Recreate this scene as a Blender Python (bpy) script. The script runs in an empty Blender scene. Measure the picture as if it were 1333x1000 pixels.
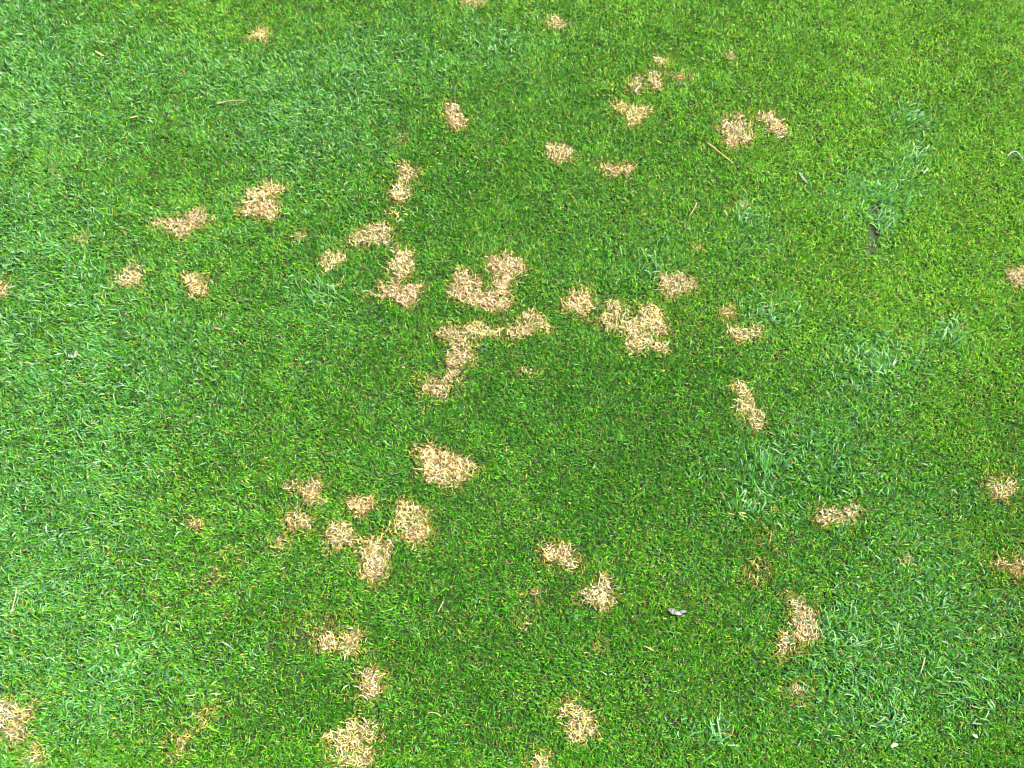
import bpy, math
import numpy as np

scene = bpy.context.scene
col = scene.collection
RNG = np.random.default_rng(20240611)

# ------------------------------------------------------------------ camera
CAM_H, PITCH, HFOV = 1.40, 60.0, 54.0
PW, PH = 1333.0, 1000.0
TANH = math.tan(math.radians(HFOV / 2))
cd = bpy.data.cameras.new("camera")
cd.sensor_width = 36.0
cd.lens = 18.0 / TANH
cd.clip_start = 0.02
cd.clip_end = 500.0
cam = bpy.data.objects.new("camera", cd)
cam.location = (0, 0, CAM_H)
cam.rotation_euler = (math.radians(90 - PITCH), 0, 0)
col.objects.link(cam)
scene.camera = cam

# ------------------------------------------------------------------ sky, sun, exposure
SUN_EL, SUN_AZ = 54.0, 80.0          # azimuth clockwise from +Y (straight ahead)
world = bpy.data.worlds.new("World")
scene.world = world
world.use_nodes = True
wn = world.node_tree.nodes
sky = wn.new("ShaderNodeTexSky")
sky.sky_type = 'NISHITA'
sky.sun_disc = False
sky.sun_elevation = math.radians(SUN_EL)
sky.sun_rotation = math.radians(SUN_AZ)
sky.air_density = 1.0
sky.dust_density = 3.0
bgn = wn["Background"]
bgn.inputs["Strength"].default_value = 0.12
world.node_tree.links.new(sky.outputs["Color"], bgn.inputs["Color"])
sd = bpy.data.lights.new("sun", 'SUN')
sd.energy = 4.6
sd.angle = math.radians(2.5)        # light veil of cloud
sd.color = (1.0, 0.95, 0.86)
sun = bpy.data.objects.new("sun", sd)
sun.rotation_euler = (math.radians(90 - SUN_EL), 0, math.radians(180 - SUN_AZ))
sun.location = (2, 3, 5)
col.objects.link(sun)
vs = scene.view_settings
vs.view_transform = 'Standard'
vs.look = 'None'
vs.gamma = 1.0
vs.use_curve_mapping = False
vs.exposure = 1.60
scene.cycles.filter_width = 1.0

# ------------------------------------------------------------------ pixel <-> ground
_a = math.radians(90 - PITCH)
CA, SA = math.cos(_a), math.sin(_a)

def ground(px, py, z=0.005):
    """Photo pixel -> point on the lawn plane at height z."""
    px = np.asarray(px, float); py = np.asarray(py, float)
    dx = (px - PW / 2) / PW * 2 * TANH
    dy = -(py - PH / 2) / PW * 2 * TANH
    wy = dy * CA + SA
    wz = dy * SA - CA
    t = (z - CAM_H) / wz
    return np.stack([dx * t, wy * t], -1)

def pixel(x, y, z=0.005):
    """Lawn point -> photo pixel (used to lay the lawn's colour zones out)."""
    dz = z - CAM_H
    cy = y * CA + dz * SA
    cz = -y * SA + dz * CA
    return (x / -cz) / (2 * TANH) * PW + PW / 2, PH / 2 - (cy / -cz) / (2 * TANH) * PW

# ------------------------------------------------------------------ noise
def vnoise(x, y, scale, seed):
    """Smooth value noise in 0..1 with cells of `scale` metres."""
    u = np.asarray(x) / scale + 1000.0
    v = np.asarray(y) / scale + 1000.0
    i = np.floor(u).astype(np.int64); j = np.floor(v).astype(np.int64)
    fu = u - i; fv = v - j
    fu = fu * fu * (3 - 2 * fu); fv = fv * fv * (3 - 2 * fv)
    def h(a, b):
        n = (a * 374761393 + b * 668265263 + seed * 1442695041) & 0xFFFFFFFF
        n = ((n ^ (n >> 13)) * 1274126177) & 0xFFFFFFFF
        return ((n ^ (n >> 16)) & 0xFFFFFF) / float(0xFFFFFF)
    return (h(i, j) * (1 - fu) + h(i + 1, j) * fu) * (1 - fv) + (h(i, j + 1) * (1 - fu) + h(i + 1, j + 1) * fu) * fv

def fbm(x, y, scale, seed):
    return 0.55 * vnoise(x, y, scale, seed) + 0.3 * vnoise(x, y, scale * 0.47, seed + 7) + 0.15 * vnoise(x, y, scale * 0.21, seed + 13)

def sstep(a, b, x):
    t = np.clip((x - a) / (b - a), 0, 1)
    return t * t * (3 - 2 * t)

# ------------------------------------------------------------------ materials
def principled(name):
    m = bpy.data.materials.new(name)
    m.use_nodes = True
    return m, m.node_tree.nodes, m.node_tree.links, m.node_tree.nodes["Principled BSDF"]

def blade_material(name, rough, spec, transl):
    m, n, l, b = principled(name)
    at = n.new("ShaderNodeAttribute"); at.attribute_name = "blade_color"
    # faint lengthwise grain, fine enough to break up each blade
    tc = n.new("ShaderNodeTexCoord")
    nz = n.new("ShaderNodeTexNoise"); nz.inputs["Scale"].default_value = 900.0
    nz.inputs["Detail"].default_value = 2.0
    l.new(tc.outputs["Object"], nz.inputs["Vector"])
    mr = n.new("ShaderNodeMapRange")
    mr.inputs["From Min"].default_value = 0.3; mr.inputs["From Max"].default_value = 0.7
    mr.inputs["To Min"].default_value = 0.8; mr.inputs["To Max"].default_value = 1.2
    l.new(nz.outputs["Fac"], mr.inputs["Value"])
    mx = n.new("ShaderNodeVectorMath"); mx.operation = 'SCALE'
    l.new(at.outputs["Color"], mx.inputs[0]); l.new(mr.outputs["Result"], mx.inputs["Scale"])
    l.new(mx.outputs["Vector"], b.inputs["Base Color"])
    b.inputs["Roughness"].default_value = rough
    b.inputs["Specular IOR Level"].default_value = spec
    tr = n.new("ShaderNodeBsdfTranslucent")
    l.new(mx.outputs["Vector"], tr.inputs["Color"])
    ms = n.new("ShaderNodeMixShader"); ms.inputs["Fac"].default_value = transl
    l.new(b.outputs["BSDF"], ms.inputs[1]); l.new(tr.outputs["BSDF"], ms.inputs[2])
    l.new(ms.outputs["Shader"], n["Material Output"].inputs["Surface"])
    return m

def mottled_material(name, c1, c2, scale, rough=0.8, bump=0.3):
    m, n, l, b = principled(name)
    tc = n.new("ShaderNodeTexCoord")
    nz = n.new("ShaderNodeTexNoise"); nz.inputs["Scale"].default_value = scale
    nz.inputs["Detail"].default_value = 5.0
    l.new(tc.outputs["Object"], nz.inputs["Vector"])
    cr = n.new("ShaderNodeValToRGB")
    cr.color_ramp.elements[0].position = 0.35; cr.color_ramp.elements[0].color = (*c1, 1)
    cr.color_ramp.elements[1].position = 0.68; cr.color_ramp.elements[1].color = (*c2, 1)
    l.new(nz.outputs["Fac"], cr.inputs["Fac"]); l.new(cr.outputs["Color"], b.inputs["Base Color"])
    bp = n.new("ShaderNodeBump"); bp.inputs["Strength"].default_value = bump
    bp.inputs["Distance"].default_value = 0.002
    l.new(nz.outputs["Fac"], bp.inputs["Height"]); l.new(bp.outputs["Normal"], b.inputs["Normal"])
    b.inputs["Roughness"].default_value = rough
    return m

MAT_GRASS = blade_material("green_grass", 0.42, 0.22, 0.30)
MAT_COARSE = blade_material("coarse_grass", 0.45, 0.26, 0.28)
MAT_STRAW = blade_material("straw_grass", 0.60, 0.30, 0.22)
MAT_THATCH = mottled_material("thatch", (0.030, 0.024, 0.008), (0.20, 0.145, 0.055), 260.0, 0.9, 0.6)
MAT_STALK = mottled_material("straw_stalk", (0.30, 0.19, 0.06), (0.48, 0.34, 0.14), 120.0, 0.5, 0.15)
MAT_TAN = mottled_material("tan_leaf", (0.26, 0.17, 0.08), (0.42, 0.30, 0.16), 220.0, 0.6, 0.2)
MAT_PALE = mottled_material("bleached_leaf", (0.10, 0.11, 0.08), (0.21, 0.21, 0.17), 260.0, 0.5, 0.2)
MAT_PINK = mottled_material("pink_petal", (0.22, 0.13, 0.15), (0.36, 0.27, 0.27), 240.0, 0.5, 0.2)
MAT_MAUVE = mottled_material("mauve_petal", (0.09, 0.06, 0.10), (0.20, 0.15, 0.21), 240.0, 0.5, 0.2)
MAT_CREAM = mottled_material("cream_petal", (0.20, 0.18, 0.11), (0.32, 0.30, 0.21), 240.0, 0.5, 0.2)
MAT_RUST = mottled_material("rust_leaf", (0.20, 0.06, 0.03), (0.42, 0.16, 0.09), 240.0, 0.6, 0.2)

# ------------------------------------------------------------------ objects
def tag(o, label=None, cat=None, group=None, kind=None):
    if label: o["label"] = label
    if cat: o["category"] = cat
    if group: o["group"] = group
    if kind: o["kind"] = kind
    return o

def link_mesh(name, me, parent=None):
    o = bpy.data.objects.new(name, me)
    col.objects.link(o)
    if parent is not None:
        o.parent = parent
    return o

def empty(name, loc):
    o = bpy.data.objects.new(name, None)
    o.empty_display_size = 0.02
    o.location = loc
    col.objects.link(o)
    return o

def mesh_np(name, verts, loops, starts, colors=None, mat=None, smooth=True):
    me = bpy.data.meshes.new(name)
    nv = len(verts)
    me.vertices.add(nv)
    me.vertices.foreach_set("co", np.ascontiguousarray(verts, np.float32).ravel())
    me.loops.add(len(loops))
    me.loops.foreach_set("vertex_index", np.ascontiguousarray(loops, np.int32))
    me.polygons.add(len(starts))
    me.polygons.foreach_set("loop_start", np.ascontiguousarray(starts, np.int32))
    me.update(calc_edges=True)
    if smooth:
        me.polygons.foreach_set("use_smooth", np.ones(len(starts), bool))
    if colors is not None:
        at = me.attributes.new("blade_color", 'FLOAT_COLOR', 'POINT')
        c4 = np.ones((nv, 4), np.float32); c4[:, :3] = colors
        at.data.foreach_set("color", c4.ravel())
    if mat: me.materials.append(mat)
    return me

def blade_arrays(base, yaw, length, lean0, lean1, width, cbase, ctip, segs, curl=None, twist=None, tipw=0.0):
    """Tapered bent blades as arrays: every blade is a strip of quads ending in a point."""
    n = len(yaw)
    curl = np.zeros(n) if curl is None else curl
    twist = np.zeros(n) if twist is None else twist
    vpb = 2 * segs + 1
    V = np.empty((n, vpb, 3)); C = np.empty((n, vpb, 3))
    p = base.copy()
    ds = length / segs
    for k in range(segs + 1):
        t = k / segs
        if k > 0:
            tm = (k - 0.5) / segs
            th = lean0 + (lean1 - lean0) * tm
            yy = yaw + curl * tm
            p = p + np.stack([np.sin(th) * np.cos(yy), np.sin(th) * np.sin(yy), np.cos(th)], -1) * ds[:, None]
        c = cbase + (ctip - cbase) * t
        if k < segs:
            w = width * (0.75 if k == 0 else (1.0 if k == 1 else 0.82)) * 0.5
            ys = yaw + curl * t + twist * t
            th = lean0 + (lean1 - lean0) * t
            tw = 0.5 * np.sin(twist * 2.0)
            s = np.stack([-np.sin(ys), np.cos(ys), tw], -1) * w[:, None]
            V[:, 2 * k] = p - s; V[:, 2 * k + 1] = p + s
            C[:, 2 * k] = c; C[:, 2 * k + 1] = c
        else:
            V[:, 2 * k] = p; C[:, 2 * k] = c
    V[:, :, 2] = np.maximum(V[:, :, 2], 0.0012)
    pat = []; st = []
    for k in range(segs - 1):
        st.append(len(pat)); pat += [2 * k, 2 * k + 1, 2 * k + 3, 2 * k + 2]
    k = segs - 1
    st.append(len(pat)); pat += [2 * k, 2 * k + 1, 2 * k + 2]
    pat = np.array(pat); st = np.array(st)
    L = (pat[None] + (np.arange(n) * vpb)[:, None]).ravel()
    S = (st[None] + (np.arange(n) * len(pat))[:, None]).ravel()
    return V.reshape(-1, 3), C.reshape(-1, 3), L, S

def join_arrays(parts):
    V = []; C = []; L = []; S = []; vo = lo = 0
    for (v, c, l, s) in parts:
        V.append(v); C.append(c); L.append(l + vo); S.append(s + lo)
        vo += len(v); lo += len(l)
    return np.concatenate(V), np.concatenate(C), np.concatenate(L), np.concatenate(S)

def lin(r, g, b):
    c = np.array([r, g, b]) / 255.0
    return np.where(c <= 0.04045, c / 12.92, ((c + 0.055) / 1.055) ** 2.4)

# ------------------------------------------------------------------ the ground
GROUND_MAT = mottled_material("soil_under_turf", (0.008, 0.016, 0.003), (0.030, 0.045, 0.008), 140.0, 0.95, 0.6)
gm = bpy.data.meshes.new("ground")
R = 60.0
gm.from_pydata([(-R, -R, 0), (R, -R, 0), (R, R, 0), (-R, R, 0)], [], [(0, 1, 2, 3)])
gm.materials.append(GROUND_MAT)
tag(link_mesh("ground", gm), "dark thatchy soil under the mown turf", "ground", kind="structure")

# ------------------------------------------------------------------ colour zones of the lawn (in photo pixels)
BLUE = [(0, 480, 130, 420, .75), (60, 720, 150, 230, .6), (40, 60, 170, 110, .55), (375, 170, 120, 100, .6), (250, 110, 170, 60, .3),
        (640, 60, 100, 55, .5), (455, 90, 90, 60, .3), (430, 370, 60, 60, .45), (240, 480, 170, 90, .5), (120, 330, 120, 70, .25),
        (1195, 200, 40, 75, .65), (1140, 275, 45, 60, .65), (1080, 245, 70, 40, .3), (975, 300, 60, 50, .5),
        (1010, 410, 70, 30, .45), (1130, 470, 80, 60, .55), (1230, 440, 60, 50, .4), (985, 615, 70, 60, .6), (1090, 600, 80, 90, .4),
        (1150, 800, 130, 90, .55), (1130, 900, 110, 90, .55), (935, 950, 60, 40, .5), (1240, 860, 120, 120, .35),
        (1230, 660, 90, 60, .3), (1050, 20, 60, 40, .25), (160, 870, 180, 90, .35), (520, 40, 60, 40, .2), (840, 300, 80, 60, .2), (790, 350, 90, 40, .22)]
YELL = [(1260, 180, 260, 260, .75), (1130, 60, 260, 120, .45), (1300, 420, 160, 160, .5), (1150, 400, 130, 90, .3), (1000, 330, 160, 160, .18),
        (300, 40, 140, 60, .25), (260, 930, 40, 40, .6), (700, 20, 140, 60, .25), (1150, 800, 130, 90, .25)]
DARK = [(760, 620, 240, 190, .75), (480, 420, 160, 120, .4), (600, 240, 180, 100, .25), (300, 620, 160, 160, .25), (680, 900, 260, 130, .5),
        (880, 500, 120, 90, .25), (60, 330, 80, 60, .2), (420, 900, 160, 90, .25)]
RUST = [(415, 818, 45, 26, .8), (985, 742, 26, 20, .7), (1000, 695, 30, 24, .5), (65, 225, 24, 10, .6), (280, 745, 22, 14, .25),
        (905, 415, 45, 20, .3), (1180, 420, 60, 40, .25), (1310, 770, 50, 90, .2), (880, 770, 40, 40, .12), (620, 850, 90, 60, .12), (720, 770, 40, 30, .12)]

def zone(blobs, px, py):
    f = np.zeros_like(px)
    for (cx, cy, rx, ry, a) in blobs:
        f = f + a * np.exp(-((px - cx) / rx) ** 2 - ((py - cy) / ry) ** 2)
    return f

def zones(x, y):
    px, py = pixel(x, y)
    px = np.clip(px, -150, PW + 150); py = np.clip(py, -120, PH + 120)
    n1 = fbm(x, y, 0.16, 3); n2 = fbm(x, y, 0.13, 21); n3 = fbm(x, y, 0.2, 33); n4 = fbm(x, y, 0.07, 44)
    blue = np.clip(zone(BLUE, px, py) * (0.45 + 1.1 * n1) + 0.55 * (n4 - 0.55), 0, 1)
    yell = np.clip(zone(YELL, px, py) * (0.5 + n2) + 0.35 * (n2 - 0.5), 0, 1)
    dark = np.clip(zone(DARK, px, py) * (0.5 + n3) + 0.4 * (n3 - 0.5), 0, 1)
    rust = np.clip(zone(RUST, px, py) * (0.4 + 1.2 * n4), 0, 1)
    return blue, yell, dark, rust

# ------------------------------------------------------------------ dead patches: outlines read off the photograph
# (origin x, origin y, pixels per traced unit, outline, strength, tint, label)
def big(ox, oy, s, pts, strength, tint, label):
    P = np.array(pts, float) * s + (ox, oy)
    return dict(p=P, k=strength, tint=tint, label=label, tiny=False)

def fleck(pts, strength, tint, label=None):
    return dict(p=np.array(pts, float), k=strength * 0.68, tint=tint, tiny=True,
                label=label or "tiny tan fleck of dead grass in the green turf")

PATCHES = [
 big(530, 560, .09, [(100,290),(330,225),(420,320),(570,310),(650,370),(800,390),(930,460),(1000,550),(960,640),(830,700),(730,850),(620,830),(430,740),(240,690),(190,600),(260,520),(190,420),(110,340)], 1, 0, "broad solitary golden straw patch tapering to a narrow upper corner, alone in dark green turf"),
 big(560, 320, .12, [(215,490),(300,280),(340,270),(420,310),(530,370),(520,450),(560,510),(690,520),(720,440),(700,330),(640,200),(660,120),(760,80),(900,120),(1010,180),(1000,300),(930,340),(860,360),(850,480),(860,640),(800,690),(640,690),(500,640),(330,590),(240,540)], 1, 0, "large bleached straw patch shaped like a letter U around a green tongue"),
 big(530, 400, .1575, [(230,220),(300,170),(400,160),(450,190),(430,250),(500,270),(520,320),(500,360),(560,430),(530,470),(460,460),(420,500),(440,560),(430,610),(370,640),(330,690),(290,750),(230,710),(130,680),(100,620),(110,570),(170,570),(200,600),(260,640),(310,570),(340,520),(330,450),(360,400),(350,330),(310,260)], .92, 0, "long winding straw patch running down to a hooked end with a dark hollow"),
 big(530, 400, .1575, [(460,210),(500,150),(600,130),(680,170),(770,190),(750,230),(680,240),(560,240),(480,230)], .95, 0, "oblong straw patch below the U-shaped patch, joining the long winding patch"),
 big(530, 400, .1575, [(820,210),(850,160),(930,150),(960,80),(1000,40),(1050,60),(1110,80),(1150,130),(1190,160),(1150,190),(1060,180),(1020,230),(950,220),(900,250),(850,230)], .95, 0, "roof-shaped straw patch just beside the oblong patch, pointing up to the turf between"),
 big(720, 340, .1425, [(90,410),(140,350),(170,270),(230,310),(310,260),(330,330),(370,400),(320,460),(250,490),(190,480),(130,460)], .95, 0, "roundish straw patch with a ragged top, close beside the big forked patch"),
 big(720, 340, .1425, [(420,520),(480,470),(530,380),(590,360),(630,430),(690,450),(720,530),(790,540),(830,500),(800,430),(870,400),(960,420),(1000,480),(1000,570),(1060,650),(970,650),(880,650),(930,700),(1030,770),(1020,820),(900,800),(830,830),(730,830),(690,760),(700,680),(620,630),(530,600),(470,590)], .95, 0, "largest forked straw patch with two arms and a broad foot"),
 big(720, 340, .1425, [(980,140),(1050,150),(1180,120),(1230,170),(1290,190),(1250,270),(1180,270),(1110,310),(1050,310),(1010,250)], .92, 0, "cup-shaped golden straw patch a little above the largest forked patch"),
 big(400, 280, .13, [(140,480),(200,400),(270,380),(330,370),(380,420),(350,460),(290,480),(250,530),(190,550)], .9, 0, "small slanted straw patch at the open end of the broken ring of patches"),
 big(400, 280, .13, [(440,230),(500,170),(560,150),(620,110),(680,90),(760,100),(810,140),(830,230),(800,270),(700,300),(640,260),(560,310),(500,320),(450,280)], .85, 0, "pale arching straw patch crowning the broken ring of patches"),
 big(400, 280, .13, [(870,330),(960,370),(1000,330),(1050,370),(1040,450),(1060,510),(1040,570),(990,580),(930,620),(870,600),(860,550),(800,540),(860,470),(900,420)], .92, 0, "chunky golden straw patch in the broken ring between the arch and the lower bar"),
 big(400, 280, .13, [(640,800),(700,770),(740,690),(830,700),(900,670),(950,700),(1050,700),(1150,700),(1100,760),(1090,860),(1040,890),(930,890),(880,820),(780,820),(700,820)], .95, 0, "bar-shaped straw patch with a heavy end closing the broken ring of patches"),
 big(360, 610, .165, [(80,130),(130,100),(180,130),(230,150),(290,90),(350,110),(340,160),(300,200),(370,260),(330,290),(270,290),(220,250),(190,180),(130,160)], .74, 0, "thin Y-shaped straw patch with green showing through, beside coarse pale grass"),
 big(360, 610, .165, [(70,410),(120,340),(200,360),(270,410),(260,450),(180,460),(120,480)], .78, 0, "sparse straw patch directly below the thin Y-shaped patch"),
 big(360, 610, .165, [(570,230),(650,240),(770,240),(760,290),(700,350),(640,360),(590,310)], .9, 0, "small fan-shaped straw patch between the Y-shaped and the zigzag patches"),
 big(360, 610, .165, [(390,490),(460,430),(550,450),(610,520),(620,580),(520,590),(480,640),(430,620),(410,550)], .88, 0, "greenish straw patch touching the top corner of the tall straw patch"),
 big(360, 610, .165, [(660,640),(720,560),(790,540),(850,580),(890,600),(880,680),(860,740),(840,860),(770,880),(700,830),(660,790),(700,730),(670,690)], .95, 0, "tall upright straw patch ending in an orange tip, lowest of its cluster"),
 big(360, 610, .165, [(880,480),(940,420),(960,330),(980,250),(1050,290),(1150,310),(1160,380),(1110,420),(1180,460),(1240,510),(1180,560),(1080,580),(1030,540),(960,500)], .98, 0, "dense zigzag straw patch with two lobes, below the broad solitary patch"),
 big(190, 220, .17, [(50,420),(130,400),(200,380),(270,380),(320,350),(390,310),(480,340),(500,390),(470,420),(380,440),(320,500),(270,515),(200,490),(130,460)], .97, 0, "slanted wing-shaped straw patch with a thin pointed tail"),
 big(190, 220, .17, [(730,320),(770,260),(780,170),(850,160),(920,110),(980,110),(1070,150),(1010,190),(980,240),(1000,290),(1010,350),(960,380),(870,360),(830,320),(760,345)], .97, 0, "blocky straw patch with a raised corner, upslope of the wing-shaped patch"),
 big(190, 220, .17, [(290,810),(350,820),(430,810),(440,870),(470,920),(430,960),(360,950),(330,890),(290,850)], .85, 0, "small bright-centred straw patch below the wing-shaped patch"),
 big(790, 60, .12, [(520,150),(560,120),(600,150),(660,140),(680,170),(620,200),(570,190)], .85, 0, "small bow-shaped straw patch above the paired thin patches"),
 big(790, 60, .12, [(460,300),(500,260),(550,290),(560,350),(600,400),(570,460),(500,460),(480,400),(450,360)], .85, 0, "upright pale straw patch, denser one of a close pair"),
 big(790, 60, .12, [(250,440),(290,370),(350,320),(390,350),(360,420),(390,470),(320,500),(270,470)], .74, 0, "thin greenish straw patch, sparser one of a close pair"),
 big(790, 60, .12, [(730,318),(800,305),(860,328),(830,350),(760,342)], .8, 1, "tiny tan bar of dead grass beside the close pair of patches"),
 big(790, 60, .12, [(90,660),(130,620),(230,650),(290,650),(320,680),(450,660),(480,690),(430,750),(380,760),(350,830),(280,850),(220,790),(180,720),(110,700)], .97, 0, "bleached triangular straw patch below the close pair of patches"),
 big(490, 130, .15, [(620,50),(690,20),(710,90),(740,140),(790,190),(760,220),(680,230),(650,200),(610,150)], .95, 0, "boot-shaped straw patch standing alone in even green turf"),
 big(490, 130, .15, [(200,540),(260,560),(320,600),(360,620),(350,670),(290,690),(240,700),(210,680),(220,620)], .85, 0, "upper bead of a two-bead straw chain"),
 big(490, 130, .15, [(110,800),(170,750),(250,730),(290,770),(270,820),(220,880),(160,850)], .82, 0, "lower browner bead of a two-bead straw chain"),
 big(690, 180, .1125, [(190,130),(240,80),(340,70),(450,120),(480,230),(420,250),(350,270),(260,240),(210,180)], .97, 0, "compact oval straw patch with spiky upper edge"),
 big(690, 180, .1125, [(800,330),(880,300),(960,310),(1050,325),(1110,305),(1180,330),(1150,395),(1050,380),(980,415),(900,400),(850,370)], .95, 0, "narrow straw strip lying crosswise near the compact oval patch"),
 big(930, 380, .19, [(45,120),(90,95),(125,125),(150,160),(100,165),(60,155)], .75, 1, "small orange-tan patch beside a coarse blue-green tuft"),
 big(930, 380, .19, [(100,260),(140,240),(200,260),(250,260),(310,230),(330,280),(290,300),(230,310),(170,340),(120,300)], .78, 0, "wide thin straw patch under a coarse blue-green tuft"),
 big(930, 380, .19, [(140,660),(190,630),(240,680),(250,730),(280,770),(260,800),(310,820),(340,860),(310,920),(310,950),(260,940),(250,870),(210,830),(150,800),(170,740)], .92, 0, "long slanting straw patch with an orange upper half and whiter lower half"),
 big(950, 640, .28, [(400,110),(430,70),(480,90),(540,70),(600,70),(590,110),(540,140),(480,130),(450,155),(415,145)], .85, 0, "comb-like straw patch of upright dead blades above green coarse grass"),
 big(950, 640, .28, [(60,390),(100,350),(150,330),(150,390),(140,440),(100,430)], .5, 2, "faint rusty brown patch with hardly any straw"),
 big(950, 640, .28, [(270,470),(300,510),(350,530),(400,570),(410,610),(400,690),(360,690),(310,680),(280,700),(270,760),(230,750),(240,700),(260,670),(310,650),(290,610),(310,570),(280,510)], .93, 0, "lightning-shaped straw patch with a pale core, next to coarse pale grass"),
 big(950, 640, .28, [(272,912),(310,896),(342,920),(332,948),(290,938)], .85, 0, "small white-tipped tan patch below the lightning-shaped patch"),
 big(0, 890, .225, [(-60,120),(50,80),(110,150),(170,90),(190,180),(130,230),(140,310),(80,350),(20,290),(-60,290)], .85, 0, "loose tangled straw patch of long curled dead blades by a small tan tuft"),
 big(0, 890, .225, [(155,400),(220,370),(235,430),(200,450),(160,430)], .85, 0, "small tan tuft of dead grass below the loose tangled patch"),
 big(0, 890, .225, [(1080,230),(1160,140),(1230,110),(1250,180),(1190,235),(1120,255)], .5, 3, "yellowed patch of fading grass, not yet straw"),
 big(0, 890, .225, [(1005,325),(1060,295),(1070,340),(1020,355)], .6, 1, "small orange-tan spot just below the yellowed patch"),
 big(0, 890, .225, [(970,435),(1050,385),(1060,435),(1000,450)], .45, 1, "faint orange smear of dying grass below the yellowed patch"),
 big(1130, 590, .19, [(810,210),(860,165),(920,215),(980,195),(1005,250),(960,295),(920,315),(870,285)], .85, 0, "scattered heart-shaped straw patch in yellow-green turf"),
 big(1130, 590, .19, [(860,740),(910,715),(960,760),(1030,715),(1120,720),(1120,800),(1020,850),(960,790),(900,770)], .78, 1, "ragged brownish straw patch below the heart-shaped patch"),
 big(400, 800, .2, [(75,200),(80,120),(150,130),(180,170),(250,160),(290,90),(330,120),(330,220),(270,260),(220,220),(130,210)], .95, 0, "V-winged straw patch beside rust-flecked turf"),
 big(400, 800, .2, [(340,480),(370,430),(370,370),(420,360),(480,400),(450,450),(470,490),(440,540),(360,545)], .9, 0, "small upright straw patch between the V-winged patch and the large bristly patch"),
 big(400, 800, .2, [(130,800),(200,770),(270,720),(290,690),(350,740),(390,680),(440,740),(450,790),(390,820),(430,890),(410,960),(330,990),(230,950),(160,920),(200,860)], .88, 0, "large bristly straw patch below the small upright patch"),
 big(690, 690, .12, [(150,190),(210,160),(280,210),(350,170),(420,200),(480,280),(500,360),(430,420),(370,370),(250,350),(190,310)], .95, 0, "squat straw patch with an orange corner, upslope of the star-shaped patch"),
 big(690, 690, .12, [(560,680),(650,660),(740,590),(790,490),(850,500),(860,600),(870,690),(930,740),(840,800),(800,860),(720,800),(640,780)], .95, 0, "star-shaped straw patch with a white centre and one long arm"),
 big(720, 890, .09, [(100,380),(200,330),(280,270),(380,250),(430,340),(500,420),(560,470),(600,640),(600,700),(500,720),(430,810),(270,830),(220,720),(260,620),(200,560),(110,450)], .97, 0, "nest-like round straw patch of thick bleached blades"),
 big(900, 140, .1275, [(280,200),(340,130),(480,60),(530,120),(620,220),(600,340),(540,360),(480,320),(400,410),(360,360),(370,270),(310,250)], .95, 0, "diamond-shaped straw patch just above the loose straw stalk"),
 big(900, 140, .1275, [(690,70),(800,40),(860,110),(940,150),(980,260),(950,310),(860,270),(810,230),(790,160),(720,130)], .95, 0, "slanting straw patch next to the diamond-shaped patch"),
 big(230, 20, .14, [(640,220),(700,190),(770,110),(830,150),(820,240),(770,210)], .9, 0, "small peaked straw patch on its own in fine green turf"),
 big(0, 330, .34, [(440,90),(495,60),(510,35),(537,50),(530,120),(470,118)], .82, 0, "small straw patch with a raised spur, near the wing-shaped patch's tail"),
 big(0, 0, 1, [(-14,367),(8,366),(12,376),(6,385),(-14,388)], .9, 0, "small tan patch beside coarse pale blue-green grass, cut by the edge"),
 big(0, 0, 1, [(711,25),(724,21),(737,31),(728,37),(716,33)], .85, 0, "small straw patch with two trailing blades at its corner"),
 big(0, 0, 1, [(598,-8),(632,-8),(631,3),(620,7),(606,4)], .85, 0, "shallow straw patch of the far turf, mostly out of sight"),
 big(0, 0, 1, [(1311,355),(1322,349),(1345,353),(1345,369),(1322,371),(1314,363)], .88, 0, "small straw patch in bright yellow-green turf"),
 big(0, 0, 1, [(694,986),(703,982),(712,990),(711,1012),(696,1012)], .85, 0, "small straw tuft near the nest-like round patch"),
 fleck([(515,182),(524,175),(529,181),(522,186)], .6, 0, "faint tan fleck above the two-bead straw chain"), fleck([(510,277),(523,272),(526,282),(514,284)], .6, 0, "faint tan fleck just below the two-bead straw chain"),
 fleck([(947,71),(955,67),(958,76),(950,77)], .8, 0, "tiny pale tan fleck upslope of the diamond-shaped patch"), fleck([(957,265),(967,261),(971,272),(961,275)], .65, 0, "faint tan fleck touching the blue-green clump of slanting blades"),
 fleck([(101,310),(109,306),(112,316),(105,319)], .8, 0, "tiny tan fleck upslope of the small straw patch with a raised spur"), fleck([(242,681),(257,676),(261,684),(248,687)], .75, 0, "tiny tan fleck alone between coarse pale grass and the sparse straw patch"),
 fleck([(355,702),(365,699),(369,712),(360,714)], .7, 0, "tiny tan fleck just below the sparse straw patch"), fleck([(674,806),(688,799),(693,812),(680,817)], .6, 0, "faint whitish fleck downslope of the squat straw patch"),
 fleck([(383,305),(389,299),(396,306),(388,312)], .75, 0, "tiny tan fleck between the blocky patch and the broken ring"), fleck([(1173,727),(1182,724),(1185,733),(1175,733)], .8, 0, "tiny tan fleck between coarse clumps and the ragged brownish patch"),
 fleck([(676,483),(685,478),(694,484),(683,487)], .6, 0, "faint tan fleck in dark turf below the roof-shaped patch"), fleck([(900,320),(910,317),(913,324),(903,326)], .5, 0, "faint tan fleck above the cup-shaped golden patch"),
 fleck([(295,718),(304,715),(309,726),(300,728)], .65, 1, "tiny orange-brown fleck upslope of another orange fleck in mid-green turf"),
 fleck([(271,750),(281,743),(285,752),(274,757)], .65, 1, "tiny darker orange-brown fleck just below another orange fleck"),
 fleck([(692,772),(697,765),(699,777),(694,780)], .7, 1, "tiny orange fleck of curled blades just below the squat straw patch"),
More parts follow.
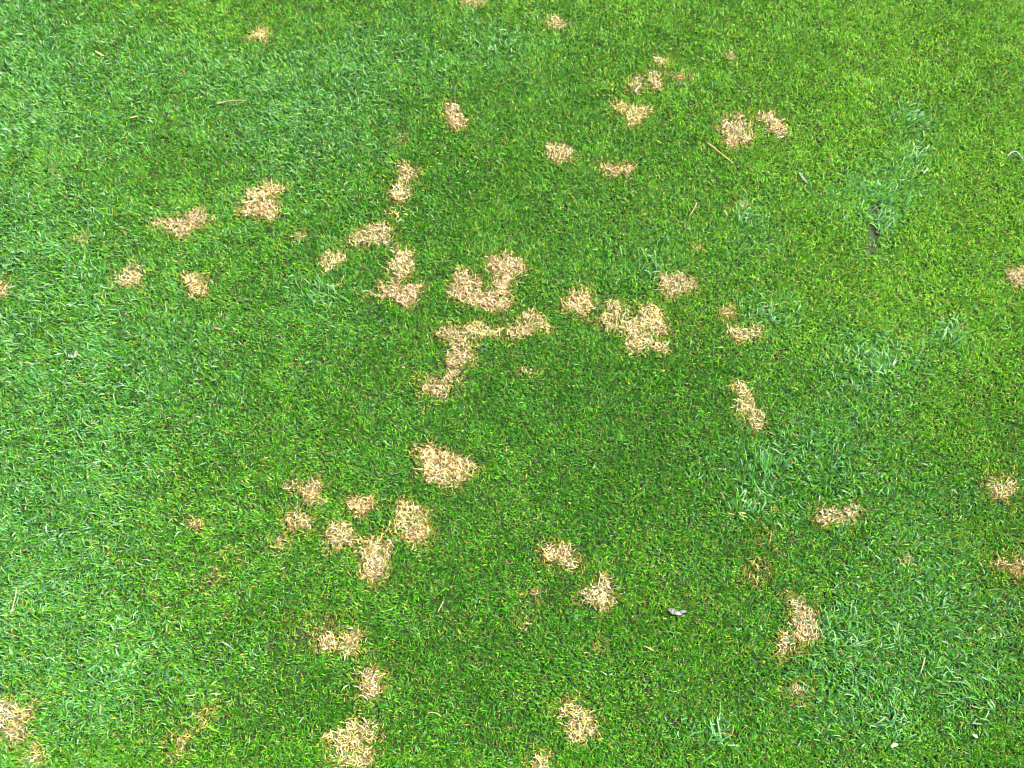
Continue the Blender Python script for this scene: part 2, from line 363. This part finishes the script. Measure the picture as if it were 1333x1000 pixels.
 fleck([(761,847),(780,838),(789,841),(770,851)], .5, 3, "faint yellowish smear of fading grass in dark turf"),
]

for P in PATCHES:
    P["g"] = ground(P["p"][:, 0], P["p"][:, 1])
    P["lo"] = P["g"].min(0) - 0.022; P["hi"] = P["g"].max(0) + 0.022
    P["c"] = P["g"].mean(0)
    gx_, gy_ = P["g"][:, 0], P["g"][:, 1]
    area_ = 0.5 * abs(np.dot(gx_, np.roll(gy_, 1)) - np.dot(gy_, np.roll(gx_, 1)))
    P["amp"] = float(np.clip(math.sqrt(area_) / 0.055, 0.3, 1.0))       # small patches are more of a piece
    P["hue"] = np.array([1.0, 1.0 + 0.05 * RNG.normal(), 1.0 + 0.09 * RNG.normal()]) * (1.03 + 0.08 * RNG.normal())   # bleached to browner

def poly_sdf(g, x, y):
    """Signed distance to an outline, negative inside."""
    d = np.full(x.shape, 1e9); inside = np.zeros(x.shape, bool)
    n = len(g)
    for i in range(n):
        a = g[i]; b = g[(i + 1) % n]
        e = b - a
        wx = x - a[0]; wy = y - a[1]
        t = np.clip((wx * e[0] + wy * e[1]) / (e @ e + 1e-12), 0, 1)
        d = np.minimum(d, (wx - e[0] * t) ** 2 + (wy - e[1] * t) ** 2)
        c = ((a[1] > y) != (b[1] > y)) & (x < (b[0] - a[0]) * (y - a[1]) / (b[1] - a[1] + 1e-12) + a[0])
        inside ^= c
    d = np.sqrt(d)
    return np.where(inside, -d, d)

def patch_dead(P, x, y):
    """How dead the turf is at a point of one patch, 0..1, and the ring where it turns."""
    s = poly_sdf(P["g"], x, y)
    amp = P["amp"]
    s = s - 0.0010 + 0.010 * amp * (fbm(x, y, 0.012, 91) - 0.5) + 0.005 * (vnoise(x, y, 0.004, 92) - 0.5)
    core = sstep(0.0045, -0.0060, s)
    hole = sstep(0.55, 0.70, vnoise(x, y, 0.009, 95))
    dead = core * P["k"] * (1 - hole * 0.75 * amp)
    ring = sstep(0.006 + 0.018 * vnoise(x, y, 0.014, 97), 0.001, s) * (1 - 0.75 * core)
    return dead, ring

def dead_fields(x, y):
    dead = np.zeros(x.shape); ring = np.zeros(x.shape)
    for P in PATCHES:
        m = np.nonzero((x > P["lo"][0]) & (x < P["hi"][0]) & (y > P["lo"][1]) & (y < P["hi"][1]))[0]
        if len(m):
            d, r = patch_dead(P, x[m], y[m])
            dead[m] = np.maximum(dead[m], d); ring[m] = np.maximum(ring[m], r * P["k"])
    return dead, ring

# ------------------------------------------------------------------ palette (blade albedo)
DEEP = np.array([0.025, 0.150, 0.006]); MID = np.array([0.066, 0.262, 0.009]); YG = np.array([0.150, 0.345, 0.014])
BG = np.array([0.074, 0.232, 0.066]); PALE = np.array([0.19, 0.35, 0.155]); YEL = np.array([0.31, 0.32, 0.045])
TANC = np.array([0.30, 0.19, 0.065]); RUSTC = np.array([0.19, 0.090, 0.022]); STRAW = np.array([0.50, 0.37, 0.135]); CREAM = np.array([0.62, 0.53, 0.29])
OLIVE = np.array([0.19, 0.18, 0.045])

def pick(n, choices, probs):
    """Random colour of a small palette for each of n blades; probs is (n, k)."""
    pr = np.cumsum(probs / probs.sum(1, keepdims=True), 1)
    k = (RNG.random(n)[:, None] > pr).sum(1)
    return np.asarray(choices)[np.minimum(k, len(choices) - 1)]

# small bare gaps where the turf has parted and the soil shows (photo pixels: centre, half sizes)
GAPS = [(1139, 272, 9, 11), (1138, 306, 8, 18), (1134, 324, 8, 7), (1196, 148, 5, 4), (1195, 195, 4, 5), (571, 494, 9, 5), (583, 488, 5, 5), (1158, 932, 7, 9), (1138, 252, 4, 4)]

def gap_field(x, y):
    px, py = pixel(x, y)
    f = np.zeros_like(px)
    for (cx, cy, rx, ry) in GAPS:
        f = np.maximum(f, np.exp(-((px - cx) / rx) ** 2 - ((py - cy) / ry) ** 2))
    return np.clip(1.3 * f, 0, 1)

# ------------------------------------------------------------------ fine mown turf
FP = ground([-90, PW + 90, PW + 110, -110], [PH + 60, PH + 60, -60, -60])   # framed piece of lawn with a margin
Y0, Y1 = FP[0, 1], FP[2, 1]

def in_frame(x, y):
    t = (y - Y0) / (Y1 - Y0)
    half = FP[1, 0] + (FP[2, 0] - FP[1, 0]) * t
    return (y > Y0) & (y < Y1) & (np.abs(x) < half)

def scatter(density):
    w = FP[2, 0]
    n = int(density * 2 * w * (Y1 - Y0))
    x = RNG.uniform(-w, w, n); y = RNG.uniform(Y0, Y1, n)
    k = in_frame(x, y)
    return x[k], y[k]

def turf_style(x, y):
    """Lean direction and shape of fine turf blades at these points."""
    n = len(x)
    swirl = 2 * math.pi * 1.6 * fbm(x, y, 0.045, 51)
    yaw = np.where(RNG.random(n) < 0.45, swirl + RNG.normal(0, 0.7, n), RNG.uniform(0, 2 * math.pi, n))
    hgt = 0.75 + 0.5 * fbm(x, y, 0.03, 61)
    length = RNG.uniform(0.0060, 0.0115, n) * hgt
    lean0 = np.radians(RNG.uniform(5, 45, n)); lean1 = lean0 + np.radians(RNG.uniform(10, 65, n))
    width = RNG.uniform(0.0009, 0.0016, n)
    return yaw, length, lean0, lean1, width

def turf_colour(x, y, ring):
    n = len(x)
    blue, yell, dark, rust = zones(x, y)
    cl = fbm(x, y, 0.02, 71)
    probs = np.stack([0.48 + 1.1 * dark + 0.8 * (cl - 0.5), 0.95 + 0 * dark, 0.36 + 2.0 * yell - 0.22 * dark + 0.9 * (0.5 - cl),
                      0.10 + 1.25 * blue, 0.015 + 0.22 * blue, 0.065 + 0.10 * yell + 0.85 * ring,
                      0.042 + 0.06 * yell + 0.15 * rust + 0.55 * ring, 0.022 + 0.6 * rust + 0.16 * ring], -1)
    c = pick(n, [DEEP, MID, YG, BG, PALE, YEL, TANC, RUSTC], np.clip(probs, 0.004, None))
    c = c * np.exp(RNG.normal(-0.03, 0.35, n))[:, None]
    c = c * (1 + 0.18 * yell - 0.10 * dark)[:, None]
    return c, blue

x, y = scatter(275000)
dead, ring = dead_fields(x, y)
keep = (RNG.random(len(x)) > dead * 0.92) & (RNG.random(len(x)) > gap_field(x, y))
x, y, ring = x[keep], y[keep], ring[keep]
yaw, ln, l0, l1, wd = turf_style(x, y)
c, blue = turf_colour(x, y, ring)
wd = wd * (1 + 0.25 * blue); ln = ln * (1 + 0.2 * blue)
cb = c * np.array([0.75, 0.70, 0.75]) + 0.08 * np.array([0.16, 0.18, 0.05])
base = np.stack([x, y, np.full(len(x), 0.0)], -1)
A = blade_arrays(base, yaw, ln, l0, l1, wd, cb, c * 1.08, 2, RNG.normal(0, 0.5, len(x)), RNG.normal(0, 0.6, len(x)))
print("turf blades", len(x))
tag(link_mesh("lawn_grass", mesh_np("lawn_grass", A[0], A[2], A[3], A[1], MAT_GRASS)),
    "short mown bright green lawn grass around the dead patches", "grass", kind="stuff")

# ------------------------------------------------------------------ coarse pale blades spread through the lawn
x, y = scatter(26000)
blue, yell, dark, rust = zones(x, y)
dead, ring = dead_fields(x, y)
keep = RNG.random(len(x)) < np.clip(0.95 * sstep(0.13, 0.8, blue) + 0.022, 0, 1) * (1 - dead) * (1 - gap_field(x, y))
x, y, blue = x[keep], y[keep], blue[keep]
n = len(x)
yaw = np.where(RNG.random(n) < 0.5, 2 * math.pi * 1.5 * fbm(x, y, 0.07, 53) + RNG.normal(0, 0.6, n), RNG.uniform(0, 2 * math.pi, n))
c = pick(n, [BG, PALE, MID, YG], np.tile([[1.0, 0.40, 0.45, 0.12]], (n, 1))) * RNG.uniform(0.75, 1.25, n)[:, None]
A = blade_arrays(np.stack([x, y, RNG.uniform(0, 0.003, n)], -1), yaw, RNG.uniform(0.0095, 0.0185, n), np.radians(RNG.uniform(10, 45, n)),
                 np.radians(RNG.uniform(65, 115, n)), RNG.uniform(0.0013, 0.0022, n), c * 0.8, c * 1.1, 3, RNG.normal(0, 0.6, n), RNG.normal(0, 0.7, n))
print("coarse blades", n)
tag(link_mesh("coarse_grass", mesh_np("coarse_grass", A[0], A[2], A[3], A[1], MAT_COARSE)),
    "longer coarse blue-green grass blades mingled with the fine lawn", "grass", kind="stuff")

# ------------------------------------------------------------------ lawn outside the photograph: the same turf, as repeated sods
def outer_lawn():
    nb = 1000; r = 0.055
    rr = r * np.sqrt(RNG.random(nb)); aa = RNG.uniform(0, 2 * math.pi, nb)
    bx, by = rr * np.cos(aa), rr * np.sin(aa)
    yaw, ln, l0, l1, wd = turf_style(bx, by)
    cc = pick(nb, [DEEP, MID, YG, BG, PALE, YEL, TANC], np.tile([[.55, .95, .4, .3, .07, .06, .06]], (nb, 1))) * RNG.uniform(0.7, 1.3, nb)[:, None]
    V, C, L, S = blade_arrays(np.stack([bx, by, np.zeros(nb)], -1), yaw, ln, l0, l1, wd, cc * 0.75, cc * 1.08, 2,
                              RNG.normal(0, 0.5, nb), RNG.normal(0, 0.6, nb))
    me = mesh_np("lawn_grass_beyond", V, L, S, C, MAT_GRASS)
    n0 = len(V)
    gx, gy = np.meshgrid(np.arange(-2.6, 2.6, 0.06), np.arange(-1.0, 3.3, 0.06))
    gx = (gx + RNG.uniform(-.02, .02, gx.shape)).ravel(); gy = (gy + RNG.uniform(-.02, .02, gy.shape)).ravel()
    t = (gy - Y0) / (Y1 - Y0); half = FP[1, 0] + (FP[2, 0] - FP[1, 0]) * t
    k = ~((gy > Y0 + 0.045) & (gy < Y1 - 0.045) & (np.abs(gx) < half - 0.05))
    gx, gy = gx[k], gy[k]
    me.vertices.add(len(gx))
    co = np.empty((n0 + len(gx)) * 3, np.float32); me.vertices.foreach_get("co", co)
    co = co.reshape(-1, 3); co[n0:, 0] = gx; co[n0:, 1] = gy; co[n0:, 2] = 0
    me.vertices.foreach_set("co", co.ravel())
    at = me.attributes.new("sod_spot", 'BOOLEAN', 'POINT')
    f = np.zeros(len(co), bool); f[n0:] = True
    at.data.foreach_set("value", f)
    me.update()
    o = link_mesh("lawn_grass_beyond", me)
    ng = bpy.data.node_groups.new("sods", 'GeometryNodeTree')
    ng.interface.new_socket("Geometry", in_out='INPUT', socket_type='NodeSocketGeometry')
    ng.interface.new_socket("Geometry", in_out='OUTPUT', socket_type='NodeSocketGeometry')
    N = ng.nodes; K = ng.links
    gi = N.new("NodeGroupInput"); go = N.new("NodeGroupOutput")
    na = N.new("GeometryNodeInputNamedAttribute"); na.data_type = 'BOOLEAN'; na.inputs["Name"].default_value = "sod_spot"
    sp = N.new("GeometryNodeSeparateGeometry"); sp.domain = 'POINT'
    ip = N.new("GeometryNodeInstanceOnPoints")
    rv = N.new("FunctionNodeRandomValue"); rv.data_type = 'FLOAT'
    rv.inputs[2].default_value = 0.0; rv.inputs[3].default_value = 6.283
    cx = N.new("ShaderNodeCombineXYZ")
    K.new(gi.outputs[0], sp.inputs["Geometry"]); K.new(na.outputs["Attribute"], sp.inputs["Selection"])
    K.new(sp.outputs["Selection"], ip.inputs["Points"]); K.new(sp.outputs["Inverted"], ip.inputs["Instance"])
    K.new(rv.outputs[1], cx.inputs["Z"]); K.new(cx.outputs[0], ip.inputs["Rotation"])
    K.new(ip.outputs["Instances"], go.inputs[0])
    md = o.modifiers.new("sods", 'NODES'); md.node_group = ng
    tag(o, "mown green lawn grass continuing around the photographed piece", "grass", kind="stuff")
outer_lawn()

# ------------------------------------------------------------------ the dead patches
TINTS = [  # probabilities over CREAM, STRAW, TANC, OLIVE, RUSTC, YEL
    np.array([[.50, .36, .08, .03, .02, .05]]), np.array([[.08, .30, .32, .08, .20, .08]]),
    np.array([[.04, .20, .36, .20, .16, .06]]), np.array([[.04, .14, .06, .22, .02, .65]])]
DEAD_COLS = [CREAM, STRAW, TANC, OLIVE, RUSTC, YEL]

def thatch_mesh(P, org):
    """Low uneven mat of dead stems and litter showing between the straw blades."""
    step = 0.0035
    xs = np.arange(P["lo"][0], P["hi"][0], step); ys = np.arange(P["lo"][1], P["hi"][1], step)
    gx, gy = np.meshgrid(xs, ys)
    gx = gx + RNG.uniform(-.001, .001, gx.shape); gy = gy + RNG.uniform(-.001, .001, gy.shape)
    d, r = patch_dead(P, gx.ravel(), gy.ravel())
    d = d.reshape(gx.shape)
    z = 0.0014 + 0.0032 * fbm(gx, gy, 0.008, 17)
    idx = np.arange(gx.size).reshape(gx.shape)
    q = (d[:-1, :-1] + d[1:, :-1] + d[:-1, 1:] + d[1:, 1:]) / 4 > 0.33 * P["k"]
    if not q.any(): return None
    F = np.stack([idx[:-1, :-1], idx[:-1, 1:], idx[1:, 1:], idx[1:, :-1]], -1)[q]
    used, inv = np.unique(F.ravel(), return_inverse=True)
    V = np.stack([gx.ravel(), gy.ravel(), z.ravel()], -1)[used] - org
    return mesh_np("thatch", V, inv, np.arange(len(F)) * 4, None, MAT_THATCH)

def make_patch(P):
    org = np.array([P["c"][0], P["c"][1], 0.0])
    root = empty("dead_grass_patch", org)
    tag(root, P["label"], "dead grass", "tiny dead flecks in the lawn" if P["tiny"] else "dead straw patches in the lawn")
    tm = thatch_mesh(P, org) if P["tint"] < 2 and P["k"] > 0.46 else None
    if tm: link_mesh("thatch", tm, root)
    area = np.prod(P["hi"] - P["lo"])
    # straw: bleached blades lying over each other
    n = int(area * 210000)
    x = RNG.uniform(P["lo"][0], P["hi"][0], n); y = RNG.uniform(P["lo"][1], P["hi"][1], n)
    d, r = patch_dead(P, x, y)
    k = RNG.random(n) < d * 0.85 * (1 - 0.8 * gap_field(x, y))
    xs, ys = x[k], y[k]; n1 = len(xs)
    if n1:
        pr = np.repeat(TINTS[P["tint"]], n1, 0)
        c = pick(n1, DEAD_COLS, pr) * np.clip(P["hue"], 0.6, 1.25) * np.clip(np.exp(RNG.normal(-0.02, 0.30, n1)), 0.35, 1.35)[:, None]
        lift = RNG.random(n1) ** 1.5
        A = blade_arrays(np.stack([xs, ys, 0.001 + 0.006 * RNG.random(n1)], -1) - org, RNG.uniform(0, 2 * math.pi, n1), RNG.uniform(0.0050, 0.0110, n1),
                         np.radians(RNG.uniform(25, 75, n1)), np.radians(RNG.uniform(70, 125, n1)) - 0.5 * lift, RNG.uniform(0.0008, 0.0014, n1),
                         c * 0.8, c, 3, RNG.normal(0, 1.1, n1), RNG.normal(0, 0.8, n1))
        link_mesh("straw_blades", mesh_np("straw_blades", A[0], A[2], A[3], A[1], MAT_STRAW), root)["kind"] = "stuff"
    # fringe: tan, rust and yellow blades still standing round the rim
    n = int(area * 60000)
    x = RNG.uniform(P["lo"][0], P["hi"][0], n); y = RNG.uniform(P["lo"][1], P["hi"][1], n)
    d, r = patch_dead(P, x, y)
    k = RNG.random(n) < r * P["k"] * 0.75
    xs, ys = x[k], y[k]; n2 = len(xs)
    if n2:
        c = pick(n2, DEAD_COLS, np.tile([[.05, .22, .30, .12, .22, .28]], (n2, 1))) * RNG.uniform(0.7, 1.15, n2)[:, None]
        A = blade_arrays(np.stack([xs, ys, np.zeros(n2)], -1) - org, RNG.uniform(0, 2 * math.pi, n2), RNG.uniform(0.007, 0.013, n2),
                         np.radians(RNG.uniform(10, 50, n2)), np.radians(RNG.uniform(45, 110, n2)), RNG.uniform(0.0009, 0.0015, n2),
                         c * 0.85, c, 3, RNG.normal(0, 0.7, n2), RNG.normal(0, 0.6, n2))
        link_mesh("withered_fringe", mesh_np("withered_fringe", A[0], A[2], A[3], A[1], MAT_STRAW), root)["kind"] = "stuff"

for P in PATCHES:
    make_patch(P)

# ------------------------------------------------------------------ coarse weed-grass clumps
def clump(px, py, n, spread, length, yaw0, yawr, label, lean=(35, 95), pale=0.5, width=(0.0014, 0.0025), elong=(1.0, 1.0), single=False):
    length *= 0.68; spread *= 1.25; n = int(n * 1.15); width = (width[0] * 0.9, width[1] * 0.9)
    g = ground(px, py, 0.006)
    root = empty("coarse_grass_clump", (g[0], g[1], 0.0))
    tag(root, label, "grass clump", "coarse grass clumps in the lawn")
    def part(name, n, yaw, ln, wd, l0, l1, c, off):
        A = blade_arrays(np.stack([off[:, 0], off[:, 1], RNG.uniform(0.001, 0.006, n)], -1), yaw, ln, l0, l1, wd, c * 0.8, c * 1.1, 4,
                         RNG.normal(0, 0.35, n), RNG.normal(0, 0.5, n))
        if single and name == "blades":          # broad blades that can be told apart: one object each
            V = A[0].reshape(n, -1, 3); C = A[1].reshape(n, -1, 3); m = len(A[3]) // n; q = len(A[2]) // n
            for i in range(n):
                link_mesh("blade", mesh_np("blade", V[i], A[2][:q], A[3][:m], C[i], MAT_COARSE), root)
        else:
            link_mesh(name, mesh_np(name, A[0], A[2], A[3], A[1], MAT_COARSE), root)["kind"] = "stuff"
    off = RNG.normal(0, spread, (n, 2)) * np.array(elong)
    yaw = math.radians(yaw0) + RNG.normal(0, math.radians(yawr), n)
    c = pick(n, [BG, PALE, MID], np.tile([[1 - pale, 0.7 * pale, 0.35]], (n, 1))) * RNG.uniform(0.8, 1.25, n)[:, None]
    part("blades", n, yaw, RNG.uniform(0.65, 1.25, n) * length, RNG.uniform(*width, n), np.radians(RNG.uniform(lean[0] - 20, lean[0] + 15, n)),
         np.radians(RNG.uniform(lean[1] - 20, lean[1] + 15, n)), c, off)
    m = max(4, n // 7)
    off = RNG.normal(0, spread, (m, 2)) * np.array(elong)
    c = pick(m, [TANC, STRAW, RUSTC], np.tile([[.5, .35, .15]], (m, 1))) * RNG.uniform(0.7, 1.1, m)[:, None]
    part("withered_leaves", m, math.radians(yaw0) + RNG.normal(0, 1.2, m), RNG.uniform(0.4, 0.8, m) * length, RNG.uniform(0.001, 0.0018, m),
         np.radians(RNG.uniform(40, 70, m)), np.radians(RNG.uniform(80, 110, m)), c, off)

clump(1190, 155, 46, .010, .026, 25, 22, "row of broad blue-green blades combed one way in yellow-green turf", pale=.45, elong=(1, 1.6), single=True)
clump(1192, 205, 50, .013, .026, 50, 40, "blue-green clump with bright white-tipped blades in yellow-green turf", pale=.6)
clump(1143, 250, 55, .013, .030, 20, 45, "dense blue-green clump just above the dark gap in the turf", pale=.35, single=True)
clump(1149, 292, 42, .008, .026, 60, 60, "blue-green clump parted around a dark gap in the turf", pale=.4, elong=(.8, 1.8), single=True)
clump(970, 285, 42, .012, .026, 50, 40, "blue-green clump of slanting blades beside the tan loose stalk", pale=.4)
clump(1000, 408, 48, .014, .024, 10, 80, "blue-green tuft overhanging the small orange-tan patch and the wide thin patch", pale=.4, elong=(1.5, .8))
clump(1140, 478, 60, .016, .030, 70, 70, "spreading pale coarse clump with a white bleached tip, beside a pinkish chip", pale=.45)
clump(996, 612, 60, .012, .034, 95, 32, "tall fan of upright blue-green blades in the middle of fine turf", lean=(20, 60), pale=.4, single=True)
clump(970, 655, 50, .016, .026, 120, 60, "low blue-green clump just below the tall fan of blades", pale=.45)
clump(932, 955, 22, .012, .036, 0, 95, "flat star-shaped weed-grass clump pressed into the turf", lean=(78, 92), pale=.08, width=(.0022, .0034), single=True)
clump(1105, 825, 70, .018, .030, 60, 60, "large pale coarse clump next to the lightning-shaped straw patch", pale=.6)
clump(1150, 925, 60, .016, .028, 110, 60, "greyish coarse clump with brown litter at its heart", pale=.35)
clump(1240, 440, 40, .013, .030, 45, 40, "thin blue-green clump arching over bright yellow-green turf", pale=.4)
clump(425, 378, 40, .014, .030, 100, 50, "loose blue-green clump inside the broken ring of straw patches", lean=(25, 75), pale=.45)
clump(240, 905, 34, .018, .030, 90, 30, "scattered straight blue-green blades standing up near the yellowed patch", lean=(20, 55), pale=.5)
clump(1260, 910, 50, .018, .030, 170, 40, "dull blue-green clump lying flat near a cream petal", pale=.25)
clump(650, 55, 50, .02, .024, 60, 70, "soft blue-green coarse clump between two small far straw patches", pale=.45)
clump(850, 345, 34, .013, .026, 70, 60, "blue-green clump directly above the largest forked straw patch", pale=.4)

# ------------------------------------------------------------------ loose bits lying on the grass
def strip_mesh(name, pts, widths, thick, mat, fold=0.25):
    """Closed, slightly folded leaf or chip along a centre line (pts in metres, local)."""
    pts = np.asarray(pts, float); n = len(pts)
    V = []; F = []
    for i in range(n):
        t = pts[min(i + 1, n - 1)] - pts[max(i - 1, 0)]
        s = np.array([-t[1], t[0], 0]); s /= np.linalg.norm(s) + 1e-9
        w = widths[i] / 2
        V += [pts[i] - s * w + (0, 0, fold * w), pts[i], pts[i] + s * w + (0, 0, fold * w),
              pts[i] + s * w + (0, 0, fold * w - thick), pts[i] - (0, 0, thick), pts[i] - s * w + (0, 0, fold * w - thick)]
        if i:
            a = 6 * (i - 1); b = 6 * i
            for k in range(6):
                F.append((a + k, a + (k + 1) % 6, b + (k + 1) % 6, b + k))
    F.append((0, 5, 4, 3, 2, 1)); e = 6 * (n - 1); F.append((e, e + 1, e + 2, e + 3, e + 4, e + 5))
    me = bpy.data.meshes.new(name)
    me.from_pydata([tuple(v) for v in V], [], F)
    me.materials.append(mat); me.validate(); me.update()
    return me

def tube_mesh(name, pts, radii, mat, sides=7):
    pts = np.asarray(pts, float); n = len(pts); V = []; F = []
    for i in range(n):
        t = pts[min(i + 1, n - 1)] - pts[max(i - 1, 0)]; t /= np.linalg.norm(t) + 1e-9
        s = np.cross(t, (0, 0, 1.0)); s /= np.linalg.norm(s) + 1e-9
        u = np.cross(s, t)
        for k in range(sides):
            a = 2 * math.pi * k / sides
            V.append(tuple(pts[i] + radii[i] * (math.cos(a) * s + math.sin(a) * u)))
        if i:
            for k in range(sides):
                F.append(((i - 1) * sides + k, (i - 1) * sides + (k + 1) % sides, i * sides + (k + 1) % sides, i * sides + k))
    F.append(tuple(range(sides - 1, -1, -1))); F.append(tuple(range((n - 1) * sides, n * sides)))
    me = bpy.data.meshes.new(name); me.from_pydata(V, [], F)
    me.polygons.foreach_set("use_smooth", np.ones(len(F), bool))
    me.materials.append(mat); me.update()
    return me

def centre_line(pix, z, n=9, arch=0.0):
    """Smooth line through photo points, lying at height z on the grass."""
    g = ground([p[0] for p in pix], [p[1] for p in pix], z)
    t = np.linspace(0, 1, n); tt = np.linspace(0, 1, len(pix))
    if len(pix) == 3:
        a, b, c = g; b = 2 * b - (a + c) / 2
        P = np.outer((1 - t) ** 2, a) + np.outer(2 * t * (1 - t), b) + np.outer(t ** 2, c)
    else:
        P = np.stack([np.interp(t, tt, g[:, 0]), np.interp(t, tt, g[:, 1])], -1)
    o = P.mean(0)
    zz = z + arch * np.sin(math.pi * t)
    return np.column_stack([P - o, zz]), o

def stalk(pix, r, label, mat=MAT_STALK, z=0.0072, group="loose straw stalks"):
    P, o = centre_line(pix, z, 11, 0.0012)
    root = empty("straw_stalk", (o[0], o[1], 0.0)); tag(root, label, "stalk", group)
    rad = r * np.linspace(1.1, 0.75, 11); rad[5] *= 1.0
    link_mesh("stem", tube_mesh("stem", P, rad, mat), root)
    k = 7
    node = tube_mesh("node", [P[k] * 0.8 + P[k - 1] * 0.2, P[k], P[k] * 0.8 + P[k + 1] * 0.2], [r * .9, r * 1.35, r * .9], MAT_TAN)
    link_mesh("node", node, root)

def chip(name, pix, w, label, mat, cat, z=0.0075, group=None, arch=0.001, prof=None):
    w *= 0.75
    P, o = centre_line(pix, z, 9, arch)
    t = np.linspace(0, 1, 9)
    pr = np.sin(math.pi * (0.08 + 0.86 * t)) ** 0.6 if prof is None else np.interp(t, np.linspace(0, 1, len(prof)), prof)
    ob = link_mesh(name, strip_mesh(name, P, w * pr * (1 + 0.12 * RNG.normal(size=9)), 0.0004, mat, 0.35))
    ob.location = (o[0], o[1], 0.0)
    tag(ob, label, cat, group)

stalk([(921, 186), (938, 200), (954, 212)], .00115, "straight yellow straw stalk lying just below the diamond-shaped patch")
stalk([(281, 136), (299, 132), (319, 131)], .0009, "thin pale grass stalk lying across coarse blue-green turf", MAT_TAN)
stalk([(907, 264), (903, 273), (897, 282)], .0008, "short tan stalk slanting beside a blue-green clump", MAT_TAN)
stalk([(22, 765), (19, 782), (13, 802)], .0008, "long thin tan stalk standing in pale coarse grass", MAT_TAN)
stalk([(1204, 856), (1201, 866), (1198, 878)], .0009, "curved tan stalk in coarse grass beyond the lightning-shaped patch", MAT_TAN)
stalk([(577, 783), (574, 789), (570, 797)], .0007, "short thin brown stalk in the dark green turf", MAT_TAN)
stalk([(556, 929), (565, 928), (574, 933)], .0007, "tiny bowed brown stalk near the small upright straw patch", MAT_TAN)
stalk([(1004, 692), (1003, 700), (1001, 709)], .0008, "short rusty stalk standing in red-flecked turf", MAT_RUST)
chip("bleached_leaf", [(1041, 224), (1045, 232), (1052, 239)], .0052, "greyish white dry leaf blade lying alone in yellow-green turf", MAT_PALE, "leaf")
chip("bleached_leaf", [(1312, 203), (1322, 199), (1332, 209)], .0040, "curled white dry grass blade bent like a hook", MAT_PALE, "leaf", arch=.003)
chip("leaf_clipping", [(124, 66), (129, 70), (136, 73)], .0048, "cream leaf clipping lying alone in turf near coarse grass", MAT_STALK, "clipping", group="dry clippings on the lawn")
chip("leaf_clipping", [(168, 154), (174, 153), (180, 151)], .0040, "pinkish tan double clipping in green turf", MAT_TAN, "clipping", group="dry clippings on the lawn")
chip("leaf_clipping", [(171, 106), (174, 104), (177, 103)], .0030, "very small tan clipping between two larger clippings", MAT_TAN, "clipping", group="dry clippings on the lawn")
chip("leaf_clipping", [(838, 841), (845, 844), (852, 848)], .0024, "thin pinkish clipping in turf near the yellowish smear", MAT_TAN, "clipping", group="dry clippings on the lawn")
chip("leaf_clipping", [(131, 917), (131, 924), (130, 931)], .0024, "thin upright tan clipping near the loose tangled straw patch", MAT_TAN, "clipping", group="dry clippings on the lawn")
chip("leaf_clipping", [(283, 840), (291, 837), (303, 845)], .0024, "whitish arched clipping in mid-green turf", MAT_PALE, "clipping", group="dry clippings on the lawn", arch=.003)
chip("leaf_clipping", [(1163, 475), (1165, 471), (1167, 467)], .0050, "pinkish white chip standing beside the spreading coarse clump", MAT_PINK, "clipping", group="dry clippings on the lawn")
chip("leaf_clipping", [(1132, 480), (1134, 484), (1136, 489)], .0030, "white bleached tip in the spreading coarse clump", MAT_PALE, "clipping", group="dry clippings on the lawn", z=.0095)
chip("leaf_clipping", [(279, 426), (283, 428), (288, 429)], .0050, "dark reddish brown chip in deep green turf", MAT_RUST, "clipping", group="dry clippings on the lawn")
chip("leaf_clipping", [(1209, 219), (1206, 222), (1202, 226)], .0040, "bright white chip among blue-green blades", MAT_PALE, "clipping", group="dry clippings on the lawn", z=.0095)
chip("fallen_petal", [(1160, 973), (1164, 970), (1169, 970)], .0062, "cream petal lying below the greyish coarse clump", MAT_CREAM, "petal")
chip("fallen_petal", [(1266, 956), (1269, 958), (1273, 961)], .0050, "small cream petal near the dull flat clump", MAT_CREAM, "petal")

def crumpled_petal():
    g = ground(880, 797, .008)
    root = empty("fallen_blossom", (g[0], g[1], 0.0))
    tag(root, "crumpled pinkish white and mauve fallen blossom on the turf", "blossom")
    def add(name, pix, w, mat, z, arch):
        P, o = centre_line(pix, z, 9, arch)
        P[:, :2] += o - g
        t = np.linspace(0, 1, 9)
        link_mesh(name, strip_mesh(name, P, w * np.sin(math.pi * (0.1 + 0.84 * t)) ** 0.6, 0.0004, mat, 0.45), root)
    add("white_petal", [(870, 793), (875, 796), (878, 800)], .0065, MAT_PALE, .0075, .0015)
    add("white_petal", [(876, 792), (877, 796), (876, 800)], .0055, MAT_PALE, .0080, .002)
    add("pink_petal", [(877, 797), (882, 799), (887, 800)], .0050, MAT_PINK, .0070, .0015)
    add("mauve_petal", [(884, 798), (888, 797), (893, 796)], .0042, MAT_MAUVE, .0072, .001)
crumpled_petal()

def white_bits():
    g = ground(96, 463, .0075)
    root = empty("paper_scrap", (g[0], g[1], 0.0))
    tag(root, "small torn white scrap in coarse grass, folded into two flaps", "scrap")
    def add(name, pix, w, z, arch):
        P, o = centre_line(pix, z, 7, arch); P[:, :2] += o - g
        link_mesh(name, strip_mesh(name, P, np.array([.7, 1, .9, 1.1, .95, 1, .6]) * w, .0004, MAT_PALE, .3), root)
    add("flap", [(89, 463), (92, 464), (96, 465)], .0048, .0072, .0008)
    add("flap", [(98, 465), (99, 461), (100, 457)], .0042, .0080, .001)
white_bits()
print("tris about", sum(len(o.data.loops) - 2 * len(o.data.polygons) for o in bpy.data.objects if o.type == 'MESH'))
